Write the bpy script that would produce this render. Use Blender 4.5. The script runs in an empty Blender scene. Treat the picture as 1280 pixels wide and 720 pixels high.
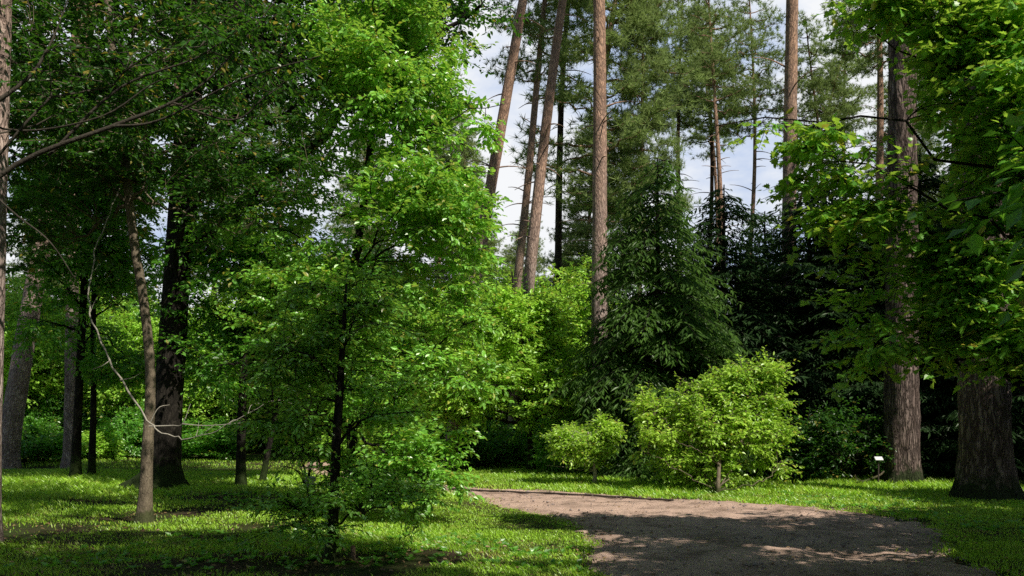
import bpy, math, random
import numpy as np
PI = math.pi
R = math.radians
scene = bpy.context.scene
C = scene.collection
F, HZ, EYE = 1100.0, 520.0, 1.6        # focal length and horizon of the photograph (in its own pixels), eye height

def gx(px, Y): return (px - 640.0) * Y / F
def gz(py, Y): return EYE + (HZ - py) * Y / F

# ------------------------------------------------------------------ noise helpers
def vnoise(p, s=1.0, seed=0):
    """smooth pseudo noise in about [-1,1] for (N,3) points"""
    r = np.random.default_rng(seed + 77)
    out = np.zeros(len(p)); amp = 1.0; tot = 0
    for o in range(3):
        for k in range(3):
            d = r.normal(size=3); d /= np.linalg.norm(d)
            out += amp * np.sin((p @ d) * s * (2 ** o) * r.uniform(.8, 1.25) + r.uniform(0, 6.28))
            tot += amp * .5
        amp *= .55
    return out / tot

def unit(v):
    n = np.linalg.norm(v, axis=-1, keepdims=True); n[n < 1e-9] = 1
    return v / n

# ------------------------------------------------------------------ mesh building
class MB:
    def __init__(s): s.V = []; s.L = []; s.n = 0; s.sizes = []
    def add(s, V, Fc):
        V = np.asarray(V, float).reshape(-1, 3); Fc = np.asarray(Fc, np.int64)
        s.V.append(V); s.L.append((Fc + s.n).ravel()); s.sizes.append(np.full(len(Fc), Fc.shape[1])); s.n += len(V)
    def mesh(s, name, mat, smooth=False):
        V = np.concatenate(s.V); L = np.concatenate(s.L); sz = np.concatenate(s.sizes)
        me = bpy.data.meshes.new(name)
        me.vertices.add(len(V)); me.vertices.foreach_set('co', V.astype(np.float32).ravel())
        me.loops.add(len(L)); me.loops.foreach_set('vertex_index', L.astype(np.int32))
        me.polygons.add(len(sz))
        st = np.concatenate([[0], np.cumsum(sz)[:-1]])
        me.polygons.foreach_set('loop_start', st.astype(np.int32)); me.polygons.foreach_set('loop_total', sz.astype(np.int32))
        me.polygons.foreach_set('use_smooth', np.full(len(sz), smooth))
        me.update(calc_edges=True)
        me.materials.append(mat)
        return me
    def build(s, name, mat, parent=None, smooth=False):
        o = bpy.data.objects.new(name, s.mesh(name, mat, smooth)); C.objects.link(o)
        if parent is not None: o.parent = parent
        return o

def resample(P, n):
    """smooth (Catmull-Rom) resampling of control rows (any columns)"""
    P = np.asarray(P, float)
    if len(P) == 2:
        t = np.linspace(0, 1, n)[:, None]; return P[0] * (1 - t) + P[1] * t
    A = np.vstack([2 * P[0] - P[1], P, 2 * P[-1] - P[-2]])
    u = np.linspace(0, len(P) - 1 - 1e-6, n); i = u.astype(int); t = (u - i)[:, None]
    p0, p1, p2, p3 = A[i], A[i + 1], A[i + 2], A[i + 3]
    return .5 * (2 * p1 + (p2 - p0) * t + (2 * p0 - 5 * p1 + 4 * p2 - p3) * t ** 2 + (3 * p1 - p0 - 3 * p2 + p3) * t ** 3)

def tube(mb, pts, rad, sides=6, rough=0.0, seed=0, cap=True, flare=None):
    pts = np.asarray(pts, float); n = len(pts); rad = np.broadcast_to(np.asarray(rad, float), (n,))
    T = np.gradient(pts, axis=0); T = unit(T)
    ref = np.array([1., .13, .07]) if abs(T[:, 2].mean()) > .6 else np.array([.05, .1, 1.])
    U = unit(np.cross(T, ref)); W = np.cross(T, U)
    a = np.arange(sides) * 2 * PI / sides
    rr = np.repeat(rad[:, None], sides, 1)
    if flare is not None: rr = rr * flare(pts[:, 2:3], a[None, :])
    ring = (np.cos(a)[None, :, None] * U[:, None] + np.sin(a)[None, :, None] * W[:, None])
    V = pts[:, None] + ring * rr[..., None]
    if rough:
        flat = V.reshape(-1, 3)
        k = vnoise(flat * np.array([1, 1, .35]), 9., seed) * .55 + vnoise(flat * np.array([1, 1, .5]), 27., seed + 1) * .45
        V = pts[:, None] + ring * (rr * (1 + rough * k.reshape(n, sides)))[..., None]
    i = np.arange(n - 1)[:, None] * sides; j = np.arange(sides)[None]; j2 = (j + 1) % sides
    Q = np.stack([i + j, i + j2, i + sides + j2, i + sides + j], -1).reshape(-1, 4)
    mb.add(V.reshape(-1, 3), Q)
    if cap:
        b = mb.n
        tip = pts[-1] + T[-1] * rad[-1] * .6
        j = np.arange(sides)
        mb.add(np.vstack([V[-1], tip]), np.stack([j, (j + 1) % sides, np.full(sides, sides)], -1))

def prisms(mb, A, B, r0, r1):
    """many straight 3-sided twigs at once"""
    n = len(A)
    if n == 0: return
    T = unit(B - A); U = unit(np.cross(T, np.array([.1, .2, 1.]))); W = np.cross(T, U)
    a = np.arange(3) * 2 * PI / 3
    ring = np.cos(a)[None, :, None] * U[:, None] + np.sin(a)[None, :, None] * W[:, None]
    r0 = np.broadcast_to(r0, (n,))[:, None, None]; r1 = np.broadcast_to(r1, (n,))[:, None, None]
    V = np.concatenate([A[:, None] + ring * r0, B[:, None] + ring * r1], 1)
    base = np.arange(n)[:, None, None] * 6
    q = np.array([[0, 1, 4, 3], [1, 2, 5, 4], [2, 0, 3, 5]])[None]
    mb.add(V.reshape(-1, 3), (base + q).reshape(-1, 4))

SHAPES = {
 'kite': (np.array([[0, 0, 0], [.45, .30, .05], [1, 0, -.12], [.45, -.30, .05]]), np.array([[0, 1, 2, 3]])),
 'ovate': (np.array([[0, 0, 0], [.28, .27, .07], [.66, .22, .03], [1, 0, -.14], [.66, -.22, .03], [.28, -.27, .07]]),
           np.array([[0, 3, 2, 1], [0, 5, 4, 3]])),
 'frond': (np.array([[0, 0, 0], [.4, .12, 0], [1, 0, -.16], [.4, -.12, 0]]), np.array([[0, 1, 2, 3]])),
 'needle': (np.array([[0, .05, 0], [1, 0, 0], [0, -.05, 0]]), np.array([[0, 1, 2]])),
}
_m = np.array([[0, 0], [.06, .10], [-.04, .36], [.14, .30], [.20, .56], [.36, .38], [.50, .52], [.56, .26], [.76, .28], [.80, .13], [1.05, 0]])
_mir = _m[1:-1][::-1] * np.array([1, -1])
_mp = np.vstack([_m, _mir])
SHAPES['maple'] = (np.vstack([np.column_stack([_mp, np.abs(_mp[:, 1]) * .16 - _mp[:, 0] ** 2 * .14]), [[.38, 0, -.02]]]),
                   np.array([[k, (k + 1) % len(_mp), len(_mp)] for k in range(len(_mp))]))

def leaves(mb, pos, axis, nrm, size, shape):
    tv, tf = SHAPES[shape]
    axis = unit(axis); side = unit(np.cross(nrm, axis)); nrm = np.cross(axis, side)
    s = np.broadcast_to(size, (len(pos),))[:, None, None]
    V = pos[:, None] + s * (tv[None, :, 0:1] * axis[:, None] + tv[None, :, 1:2] * side[:, None] + tv[None, :, 2:3] * nrm[:, None])
    base = np.arange(len(pos))[:, None, None] * len(tv)
    mb.add(V.reshape(-1, 3), (base + tf[None]).reshape(-1, tf.shape[1]))

# ------------------------------------------------------------------ materials
def new_mat(name):
    m = bpy.data.materials.new(name); m.use_nodes = True
    nt = m.node_tree; nt.nodes.clear()
    return m, nt, nt.nodes, nt.links

def node(N, t, **kw):
    n = N.new(t)
    for k, v in kw.items(): setattr(n, k, v)
    return n

def ramp(N, stops):
    r = N.new('ShaderNodeValToRGB'); el = r.color_ramp.elements
    while len(el) < len(stops): el.new(.5)
    for e, (p, c) in zip(el, stops): e.position = p; e.color = (*c, 1)
    return r

def noise(N, L, vec, scale, detail=4, rough=.6):
    n = N.new('ShaderNodeTexNoise'); n.inputs['Scale'].default_value = scale
    n.inputs['Detail'].default_value = detail; n.inputs['Roughness'].default_value = rough
    if vec is not None: L.new(vec, n.inputs['Vector'])
    return n.outputs['Fac']

def mixc(N, L, fac, a, b, mode='MIX'):
    m = N.new('ShaderNodeMix'); m.data_type = 'RGBA'; m.blend_type = mode
    for sock, v in ((m.inputs[0], fac), (m.inputs[6], a), (m.inputs[7], b)):
        if isinstance(v, (int, float)): sock.default_value = v
        elif isinstance(v, tuple): sock.default_value = (*v, 1)
        else: L.new(v, sock)
    return m.outputs[2]

def leaf_mat(name, dark, light, glow, tr=.45, gloss=.06, clump=.9, k=1.3, dry=.03, straw=None):
    """leaf: light/dark reflectance, glow = light let through; gloss = waxy glints; dry = share of yellowed leaves"""
    dark, light = (tuple(min(.55, x * k) for x in c) for c in (dark, light)); glow = tuple(min(.44, x * k * tr * 1.5) for x in glow)
    m, nt, N, L = new_mat(name)
    g = node(N, 'ShaderNodeNewGeometry')
    n = noise(N, L, g.outputs['Position'], clump, 3)
    a = N.new('ShaderNodeMath'); a.operation = 'MULTIPLY_ADD'; L.new(n, a.inputs[0]); a.inputs[1].default_value = 1.3; a.inputs[2].default_value = -.42
    b = N.new('ShaderNodeMath'); b.operation = 'MULTIPLY_ADD'; L.new(g.outputs['Random Per Island'], b.inputs[0]); b.inputs[1].default_value = .6; L.new(a.outputs[0], b.inputs[2])
    b.use_clamp = True
    col = mixc(N, L, b.outputs[0], dark, light)
    gcol = mixc(N, L, b.outputs[0], tuple(x * .55 for x in glow), glow)
    if dry:
        r = ramp(N, [(1 - dry - .01, (0, 0, 0)), (1 - dry, (.7, .7, .7))]); L.new(g.outputs['Random Per Island'], r.inputs[0])
        col = mixc(N, L, r.outputs[0], col, (.30, .22, .05)); gcol = mixc(N, L, r.outputs[0], gcol, (.30, .20, .03))
    if straw is not None:
        r = ramp(N, [(.54, (0, 0, 0)), (.74, (1, 1, 1))]); L.new(noise(N, L, g.outputs['Position'], 1.6, 6, .7), r.inputs[0])
        col = mixc(N, L, r.outputs[0], col, straw); gcol = mixc(N, L, r.outputs[0], gcol, tuple(x * .5 for x in straw))
    d = node(N, 'ShaderNodeBsdfDiffuse'); L.new(col, d.inputs['Color'])
    t = node(N, 'ShaderNodeBsdfTranslucent'); L.new(gcol, t.inputs['Color'])
    mx = node(N, 'ShaderNodeAddShader'); L.new(d.outputs[0], mx.inputs[0]); L.new(t.outputs[0], mx.inputs[1])
    out = node(N, 'ShaderNodeOutputMaterial')
    if gloss:
        gl = node(N, 'ShaderNodeBsdfGlossy'); gl.inputs['Roughness'].default_value = .38; gl.inputs['Color'].default_value = (1, 1, .92, 1)
        m2 = node(N, 'ShaderNodeMixShader'); m2.inputs[0].default_value = gloss
        L.new(mx.outputs[0], m2.inputs[1]); L.new(gl.outputs[0], m2.inputs[2]); L.new(m2.outputs[0], out.inputs[0])
    else: L.new(mx.outputs[0], out.inputs[0])
    return m

def bark_mat(name, lo, hi, crack, top=None, z0=5., z1=12., scale=1., plates=1., moss=None, bump=.6, moss_h=1.2, zs=.3):
    """lo/hi plate colours, crack colour; the colour slides to `top` with height"""
    m, nt, N, L = new_mat(name)
    tc = node(N, 'ShaderNodeTexCoord'); mp = node(N, 'ShaderNodeMapping')
    L.new(tc.outputs['Object'], mp.inputs[0]); mp.inputs['Scale'].default_value = (1, 1, zs)
    wob = noise(N, L, mp.outputs[0], 6 * scale, 4)
    va = N.new('ShaderNodeMix'); va.data_type = 'VECTOR'
    sc = N.new('ShaderNodeVectorMath'); sc.operation = 'SCALE'; L.new(wob, sc.inputs[3]); sc.inputs[0].default_value = (.36 / scale, .36 / scale, .30 / scale)
    ad = N.new('ShaderNodeVectorMath'); ad.operation = 'ADD'; L.new(mp.outputs[0], ad.inputs[0]); L.new(sc.outputs[0], ad.inputs[1])
    v1 = node(N, 'ShaderNodeTexVoronoi', feature='F1'); v1.inputs['Scale'].default_value = 15 * scale; L.new(ad.outputs[0], v1.inputs['Vector'])
    v = node(N, 'ShaderNodeTexVoronoi', feature='DISTANCE_TO_EDGE'); v.inputs['Scale'].default_value = 15 * scale; L.new(ad.outputs[0], v.inputs['Vector'])
    cr = ramp(N, [(.01, (0, 0, 0)), (.22, (1, 1, 1))]); L.new(v.outputs[0], cr.inputs[0])
    fine = noise(N, L, ad.outputs[0], 40 * scale, 5, .7)
    big = noise(N, L, tc.outputs['Object'], 1.7, 3)
    sxc = node(N, 'ShaderNodeSeparateColor'); L.new(v1.outputs['Color'], sxc.inputs[0])
    fm = N.new('ShaderNodeMath'); fm.operation = 'MULTIPLY_ADD'; L.new(sxc.outputs[0], fm.inputs[0]); fm.inputs[1].default_value = .7 * plates
    fs = N.new('ShaderNodeMath'); fs.operation = 'MULTIPLY_ADD'; L.new(fine, fs.inputs[0]); fs.inputs[1].default_value = 1.; fs.inputs[2].default_value = -.35 * plates; L.new(fs.outputs[0], fm.inputs[2]); fm.use_clamp = True
    base = mixc(N, L, fm.outputs[0], lo, hi)
    if top is not None:
        sx = node(N, 'ShaderNodeSeparateXYZ'); L.new(tc.outputs['Object'], sx.inputs[0])
        mr = node(N, 'ShaderNodeMapRange'); mr.inputs[1].default_value = z0; mr.inputs[2].default_value = z1
        ad2 = N.new('ShaderNodeMath'); ad2.operation = 'MULTIPLY_ADD'; L.new(big, ad2.inputs[0]); ad2.inputs[1].default_value = 3.; L.new(sx.outputs[2], ad2.inputs[2])
        L.new(ad2.outputs[0], mr.inputs[0])
        base = mixc(N, L, mr.outputs[0], base, mixc(N, L, fine, tuple(c * .65 for c in top), top))
    base = mixc(N, L, cr.outputs[0], mixc(N, L, 1 - .75 * plates, crack, base), base)
    br = ramp(N, [(.3, (.62, .62, .62)), (.7, (1.1, 1.1, 1.1))]); L.new(big, br.inputs[0])
    base = mixc(N, L, 1., base, br.outputs[0], 'MULTIPLY')
    if moss is not None:
        sx = node(N, 'ShaderNodeSeparateXYZ'); L.new(tc.outputs['Object'], sx.inputs[0])
        mr = node(N, 'ShaderNodeMapRange'); mr.inputs[1].default_value = moss_h; mr.inputs[2].default_value = 0.; mr.inputs[3].default_value = -.35; mr.inputs[4].default_value = .55
        L.new(sx.outputs[2], mr.inputs[0])
        s = N.new('ShaderNodeMath'); s.operation = 'ADD'; L.new(mr.outputs[0], s.inputs[0]); L.new(noise(N, L, tc.outputs['Object'], 6, 4), s.inputs[1])
        rr = ramp(N, [(.55, (0, 0, 0)), (.75, (1, 1, 1))]); L.new(s.outputs[0], rr.inputs[0])
        base = mixc(N, L, rr.outputs[0], base, moss)
    p = node(N, 'ShaderNodeBsdfPrincipled'); L.new(base, p.inputs['Base Color']); p.inputs['Roughness'].default_value = .9
    p.inputs['Specular IOR Level'].default_value = .15
    hsum = N.new('ShaderNodeMath'); hsum.operation = 'MULTIPLY_ADD'; L.new(fine, hsum.inputs[0]); hsum.inputs[1].default_value = .5; L.new(cr.outputs[0], hsum.inputs[2])
    bp = node(N, 'ShaderNodeBump'); bp.inputs['Strength'].default_value = bump; bp.inputs['Distance'].default_value = .03; L.new(hsum.outputs[0], bp.inputs['Height'])
    L.new(bp.outputs[0], p.inputs['Normal'])
    out = node(N, 'ShaderNodeOutputMaterial'); L.new(p.outputs[0], out.inputs[0])
    return m

def plain_mat(name, a, b, scale=20., rough=.8, bump=.2):
    m, nt, N, L = new_mat(name)
    tc = node(N, 'ShaderNodeTexCoord'); n = noise(N, L, tc.outputs['Object'], scale, 5)
    p = node(N, 'ShaderNodeBsdfPrincipled'); L.new(mixc(N, L, n, a, b), p.inputs['Base Color']); p.inputs['Roughness'].default_value = rough
    bp = node(N, 'ShaderNodeBump'); bp.inputs['Strength'].default_value = bump; bp.inputs['Distance'].default_value = .01; L.new(n, bp.inputs['Height']); L.new(bp.outputs[0], p.inputs['Normal'])
    L.new(p.outputs[0], node(N, 'ShaderNodeOutputMaterial').inputs[0])
    return m

M = {}
M['leaf_bright'] = leaf_mat('leaf_bright', (.035, .105, .012), (.165, .37, .045), (.30, .62, .045), .5, .075)
M['leaf_mid'] = leaf_mat('leaf_mid', (.022, .070, .008), (.095, .23, .028), (.21, .48, .03), .45, .07)
M['leaf_dark'] = leaf_mat('leaf_dark', (.007, .024, .004), (.027, .082, .010), (.075, .20, .014), .42, .035)
M['leaf_lime'] = leaf_mat('leaf_lime', (.09, .20, .018), (.25, .44, .05), (.36, .64, .05), .45, .05)
M['leaf_bush'] = leaf_mat('leaf_bush', (.09, .19, .014), (.31, .50, .06), (.38, .62, .05), .4, .045)
M['leaf_maple'] = leaf_mat('leaf_maple', (.024, .080, .008), (.11, .27, .03), (.30, .64, .04), .5, .035, .6)
M['needle_pine'] = leaf_mat('needle_pine', (.05, .065, .028), (.205, .27, .09), (.22, .29, .08), .35, 0, 1.6, dry=0)
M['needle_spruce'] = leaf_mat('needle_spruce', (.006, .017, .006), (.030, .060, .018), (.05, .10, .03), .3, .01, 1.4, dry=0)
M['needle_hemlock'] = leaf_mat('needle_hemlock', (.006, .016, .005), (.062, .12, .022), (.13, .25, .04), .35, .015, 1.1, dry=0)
M['bark_pine'] = bark_mat('bark_pine', (.36, .27, .23), (.72, .57, .50), (.16, .105, .085), (.72, .44, .29), 6, 12)
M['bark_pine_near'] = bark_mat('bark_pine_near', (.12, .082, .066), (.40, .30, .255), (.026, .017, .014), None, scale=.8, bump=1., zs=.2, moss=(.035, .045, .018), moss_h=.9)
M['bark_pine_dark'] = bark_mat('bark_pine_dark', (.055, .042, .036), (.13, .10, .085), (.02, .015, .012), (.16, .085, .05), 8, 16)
M['bark_dark'] = bark_mat('bark_dark', (.020, .017, .013), (.055, .046, .036), (.010, .008, .006), None, moss=(.03, .045, .012))
M['bark_young'] = bark_mat('bark_young', (.16, .125, .085), (.36, .29, .20), (.07, .05, .035), None, scale=1.6, plates=.45, bump=.4, moss=(.075, .08, .035), moss_h=.5)
M['bark_grey'] = bark_mat('bark_grey', (.055, .048, .036), (.12, .10, .075), (.03, .025, .02), None, scale=1.6, plates=.5, bump=.3)
M['bark_pale'] = bark_mat('bark_pale', (.34, .31, .25), (.52, .47, .38), (.2, .17, .13), None, scale=2, plates=.3, bump=.2)

# ------------------------------------------------------------------ things
def empty(name, loc, label, cat, group=None):
    o = bpy.data.objects.new(name, None); C.objects.link(o); o.location = loc; o.empty_display_size = .3
    o['label'] = label; o['category'] = cat
    if group: o['group'] = group
    return o

def tag(o, label, cat, group=None):
    o['label'] = label; o['category'] = cat
    if group: o['group'] = group
    return o

def dup(root, loc, rotz, s, label, group=None, lean=(0, 0)):
    r = root.copy(); C.objects.link(r); place(r, loc, rotz, s, lean); r['label'] = label
    if group: r['group'] = group
    elif 'group' in r: del r['group']
    for ch in list(root.children):
        c = ch.copy(); C.objects.link(c); c.parent = r
    return r

def place(r, loc, rotz=0, s=1, lean=(0, 0)):
    r.rotation_mode = 'ZYX'; r.location = loc; r.rotation_euler = (lean[1], lean[0], rotz)
    r.scale = (s, s, s) if isinstance(s, (int, float)) else s

# ------------------------------------------------------------------ tree generators (local coordinates, base at the origin)
def sample_lobes(rng, lobes, n, shell=.45, gap=0., gs=1.1):
    out = []; lob = np.array([l[:6] for l in lobes], float)
    w = np.array([l[6] if len(l) > 6 else l[3] * l[4] * l[5] for l in lobes], float); w /= w.sum()
    while sum(map(len, out)) < n:
        k = rng.choice(len(lobes), n, p=w); d = unit(rng.normal(size=(n, 3))); r = rng.random(n) ** shell
        p = lob[k, :3] + d * r[:, None] * lob[k, 3:6]
        if gap: p = p[vnoise(p, gs, int(lob[0, 0] * 100) % 999) + rng.normal(size=n) * .15 > gap - .5]
        out.append(p)
    return np.concatenate(out)[:n]

def bez(p0, c, p1, n):
    t = np.linspace(0, 1, n)[:, None]
    return p0 * (1 - t) ** 2 + 2 * c * t * (1 - t) + p1 * t ** 2

def broadleaf(seed, trunk, lobes, n_limb=12, n_br=120, n_twig=6, n_leaf=16, leaf=.075, shape='ovate', twig=.6, gap=0.,
              bark='bark_grey', mat='leaf_mid', h0=.25, sides=10, rough=.05, droop=.12, flat=.45, shell=.45, limbr=.45, flare=.35, twigw=1., gs=1.5, layer=0., nrm=.42):
    rng = np.random.default_rng(seed)
    wood, fol = MB(), MB()
    T = resample(trunk, 40); tp, tr = T[:, :3], T[:, 3]
    fl = (lambda z, a: 1 + flare * np.exp(-np.maximum(z, 0) / .22) * (1 + .35 * np.cos(a * 4 + seed)))
    tube(wood, tp, tr, sides, rough, seed, flare=fl)
    # primary limbs
    cand = sample_lobes(rng, lobes, max(n_limb * 6, 40), .6)
    sel = [int(rng.integers(len(cand)))]
    while len(sel) < n_limb:
        d = np.min(np.linalg.norm(cand[:, None] - cand[sel][None], axis=2), axis=1); sel.append(int(d.argmax()))
    pts, prad = [], []
    i0 = int(h0 * 39)
    for k in sel:
        e = cand[k]
        hd = np.linalg.norm(tp[i0:, :2] - e[:2], axis=1)
        want = e[2] - hd * rng.uniform(.35, .9)
        i = i0 + int(np.abs(tp[i0:, 2] - want).argmin()); i = min(i, 38)
        s = tp[i]; c = (s + e) / 2 + rng.normal(size=3) * .12 * np.linalg.norm(e - s) + np.array([0, 0, .10 * np.linalg.norm(e - s)])
        P = bez(s, c, e, 12); P[1:-1] += rng.normal(size=(10, 3)) * .018 * np.linalg.norm(e - s)
        r0 = min(tr[i] * limbr * rng.uniform(.8, 1.2), tr[i] * .8); rd = np.linspace(r0, max(r0 * .22, .006), 12)
        tube(wood, P, rd, 6); pts.append(P[2:]); prad.append(rd[2:])
    for q in range(i0, 40, 2): pts.append(tp[q:q + 1]); prad.append(tr[q:q + 1] * .5)
    LP = np.concatenate(pts); LR = np.concatenate(prad)
    # branches to crown points
    tg = sample_lobes(rng, lobes, n_br, shell, gap, gs)
    if layer:
        rd = np.linalg.norm(tg[:, :2] - tp[20, :2], axis=1); off = rd * .12 + .3 * vnoise(tg * np.array([1, 1, 0]), 1.1, seed + 5)
        tg[:, 2] = np.round((tg[:, 2] + off) / layer) * layer - off + rng.normal(size=n_br) * .035
    D = np.linalg.norm(tg[:, None] - LP[None], axis=2) + np.maximum(LP[None, :, 2] - tg[:, None, 2], 0) * .8
    near = D.argmin(1)
    TS, TD = [], []
    for q in range(n_br):
        s = LP[near[q]]; e = tg[q]; l = np.linalg.norm(e - s)
        c = (s + e) / 2 + rng.normal(size=3) * .15 * l + np.array([0, 0, .12 * l])
        P = bez(s, c, e, 6); r0 = min(LR[near[q]] * .55, .006 + .012 * l); tube(wood, P, np.linspace(r0, .004, 6) * twigw, 4, cap=False)
        out = unit(P[-1] - P[-2])
        m = max(2, int(n_twig * .6)); TS.append(np.repeat(P[-1:], m, 0)); TD.append(np.repeat(out[None], m, 0))
        m = n_twig - m
        if m > 0:
            i = rng.integers(2, 6, m); TS.append(P[i]); TD.append(np.repeat(out[None], m, 0))
    TS = np.concatenate(TS); TD = np.concatenate(TD); n = len(TS)
    d = TD * .55 + rng.normal(size=(n, 3)) * np.array([.75, .75, .75 * (1 - flat)]); d = unit(d); d[:, 2] -= droop; d = unit(d)
    ln = twig * rng.uniform(.5, 1.2, n)
    TE = TS + d * ln[:, None]
    prisms(wood, TS, TE, .0045 * twigw, .002 * twigw)
    # leaves along the twigs
    t = (np.arange(n_leaf) + .7) / n_leaf
    t = np.repeat(t[None], n, 0) + rng.normal(size=(n, n_leaf)) * .05
    sg = np.where((np.arange(n_leaf) % 2) == 0, 1., -1.)[None, :, None]
    hz = unit(np.cross(d, np.array([0, 0, 1.]) + rng.normal(size=(n, 3)) * .25))
    pos = TS[:, None] + d[:, None] * (t * ln[:, None])[..., None]
    ax = d[:, None] * .7 + hz[:, None] * sg * .9 + rng.normal(size=(n, n_leaf, 3)) * .3; ax[..., 2] -= .22
    nr = np.array([0, 0, 1.]) + rng.normal(size=(n, n_leaf, 3)) * nrm
    sz = leaf * rng.uniform(.5, 1.3, n * n_leaf)
    ax = unit(ax.reshape(-1, 3))
    leaves(fol, pos.reshape(-1, 3) + ax * leaf * .25, ax, nr.reshape(-1, 3), sz, shape)
    return wood.mesh('trunk', M[bark], True), fol.mesh('crown', M[mat])

def thing_tree(name, loc, meshes, label, cat='tree', group=None, parts=('trunk', 'crown')):
    r = empty(name, loc, label, cat, group)
    for p, me in zip(parts, meshes):
        o = bpy.data.objects.new(p, me); C.objects.link(o); o.parent = r
    return r

def pine(seed, H=24., r0=.28, cs=.55, cr=2.6, n_br=46, tufts=8, bark='bark_pine', rough=.05, sides=12, stubs=18, wander=.34, mat='needle_pine', rings=60, tr=.34, strips=22, flare=.35):
    rng = np.random.default_rng(seed); wood, fol = MB(), MB()
    z = np.linspace(0, H, rings); ph = rng.uniform(0, 6.28, 4)
    w = (z / H)
    P = np.column_stack([wander * (np.sin(w * 5 + ph[0]) - np.sin(ph[0])) * w, wander * (np.sin(w * 4 + ph[1]) - np.sin(ph[1])) * w, z])
    rad = r0 * (1 - w) ** .75 * .93 + .02
    fl = (lambda zz, a: 1 + flare * np.exp(-np.maximum(zz, 0) / .3) * (1 + .4 * np.cos(a * 5 + seed)))
    tube(wood, P, rad, sides, rough, seed, flare=fl)
    for k in range(stubs):                                  # dead snags below the crown
        zz = H * rng.uniform(cs * .45, cs); i = int(zz / H * (rings - 1)); a = rng.uniform(0, 2 * PI); l = rng.uniform(.4, 1.6)
        e = P[i] + np.array([math.cos(a) * l, math.sin(a) * l, rng.uniform(-.35, .25) * l])
        tube(wood, bez(P[i], (P[i] + e) / 2 + np.array([0, 0, .15 * l]), e, 6), np.linspace(.03, .008, 6), 4)
    TP, TN = [], []
    for k in range(n_br):
        u = (k + rng.random()) / n_br; zz = H * (cs + (1 - cs) * u * .985); i = min(int(zz / H * (rings - 1)), rings - 2)
        a = k * 2.4 + rng.normal() * .4
        prof = (1 - .85 * u ** 1.6) * (.55 + .45 * min(1, u * 5)) ; l = cr * prof * rng.uniform(.55, 1.15) + .25
        dr = np.array([math.cos(a), math.sin(a), 0.])
        e = P[i] + dr * l + np.array([0, 0, l * rng.uniform(-.12, .35)])
        B = bez(P[i], (P[i] + e) / 2 - np.array([0, 0, .10 * l]), e, 8)
        B[1:-1] += rng.normal(size=(6, 3)) * .03 * l
        tube(wood, B, np.linspace(.022 + .014 * l, .008, 8), 5)
        nt = max(3, int(tufts * 1.15 * l / 2.2))
        sd = np.array([-dr[1], dr[0], 0])
        for q in range(nt):
            t = rng.uniform(.38, 1.03) if q else 1.; b = B[min(int(t * 7), 7)]
            off = sd * rng.normal() * .28 * l * (1.15 - .5 * t) + dr * rng.normal() * .1 + np.array([0, 0, rng.normal() * .10 + .06])
            TP.append(b + off); TN.append(unit((dr * .6 + off * .5 + np.array([0, 0, .8]))[None])[0])
            if q % 2: tube(wood, np.array([B[min(int(t * 7), 7) - 1], b + off]), np.array([.01, .005]), 3, cap=False)
    TP = np.array(TP); TN = np.array(TN); n = len(TP); sub = 7
    cen = np.repeat(TP, sub, 0) + rng.normal(size=(n * sub, 3)) * np.array([.26, .26, .08]); cn = np.repeat(TN, sub, 0)
    m = len(cen)
    d = unit(cn[:, None] * .55 + rng.normal(size=(m, strips, 3)) * .75)
    pos = np.repeat(cen[:, None], strips, 1)
    nr = rng.normal(size=(m, strips, 3))
    leaves(fol, pos.reshape(-1, 3), d.reshape(-1, 3), nr.reshape(-1, 3), tr * rng.uniform(.5, 1.1, m * strips) * .8, 'needle')
    return wood.mesh('trunk', M[bark], True), fol.mesh('crown', M[mat])

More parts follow.
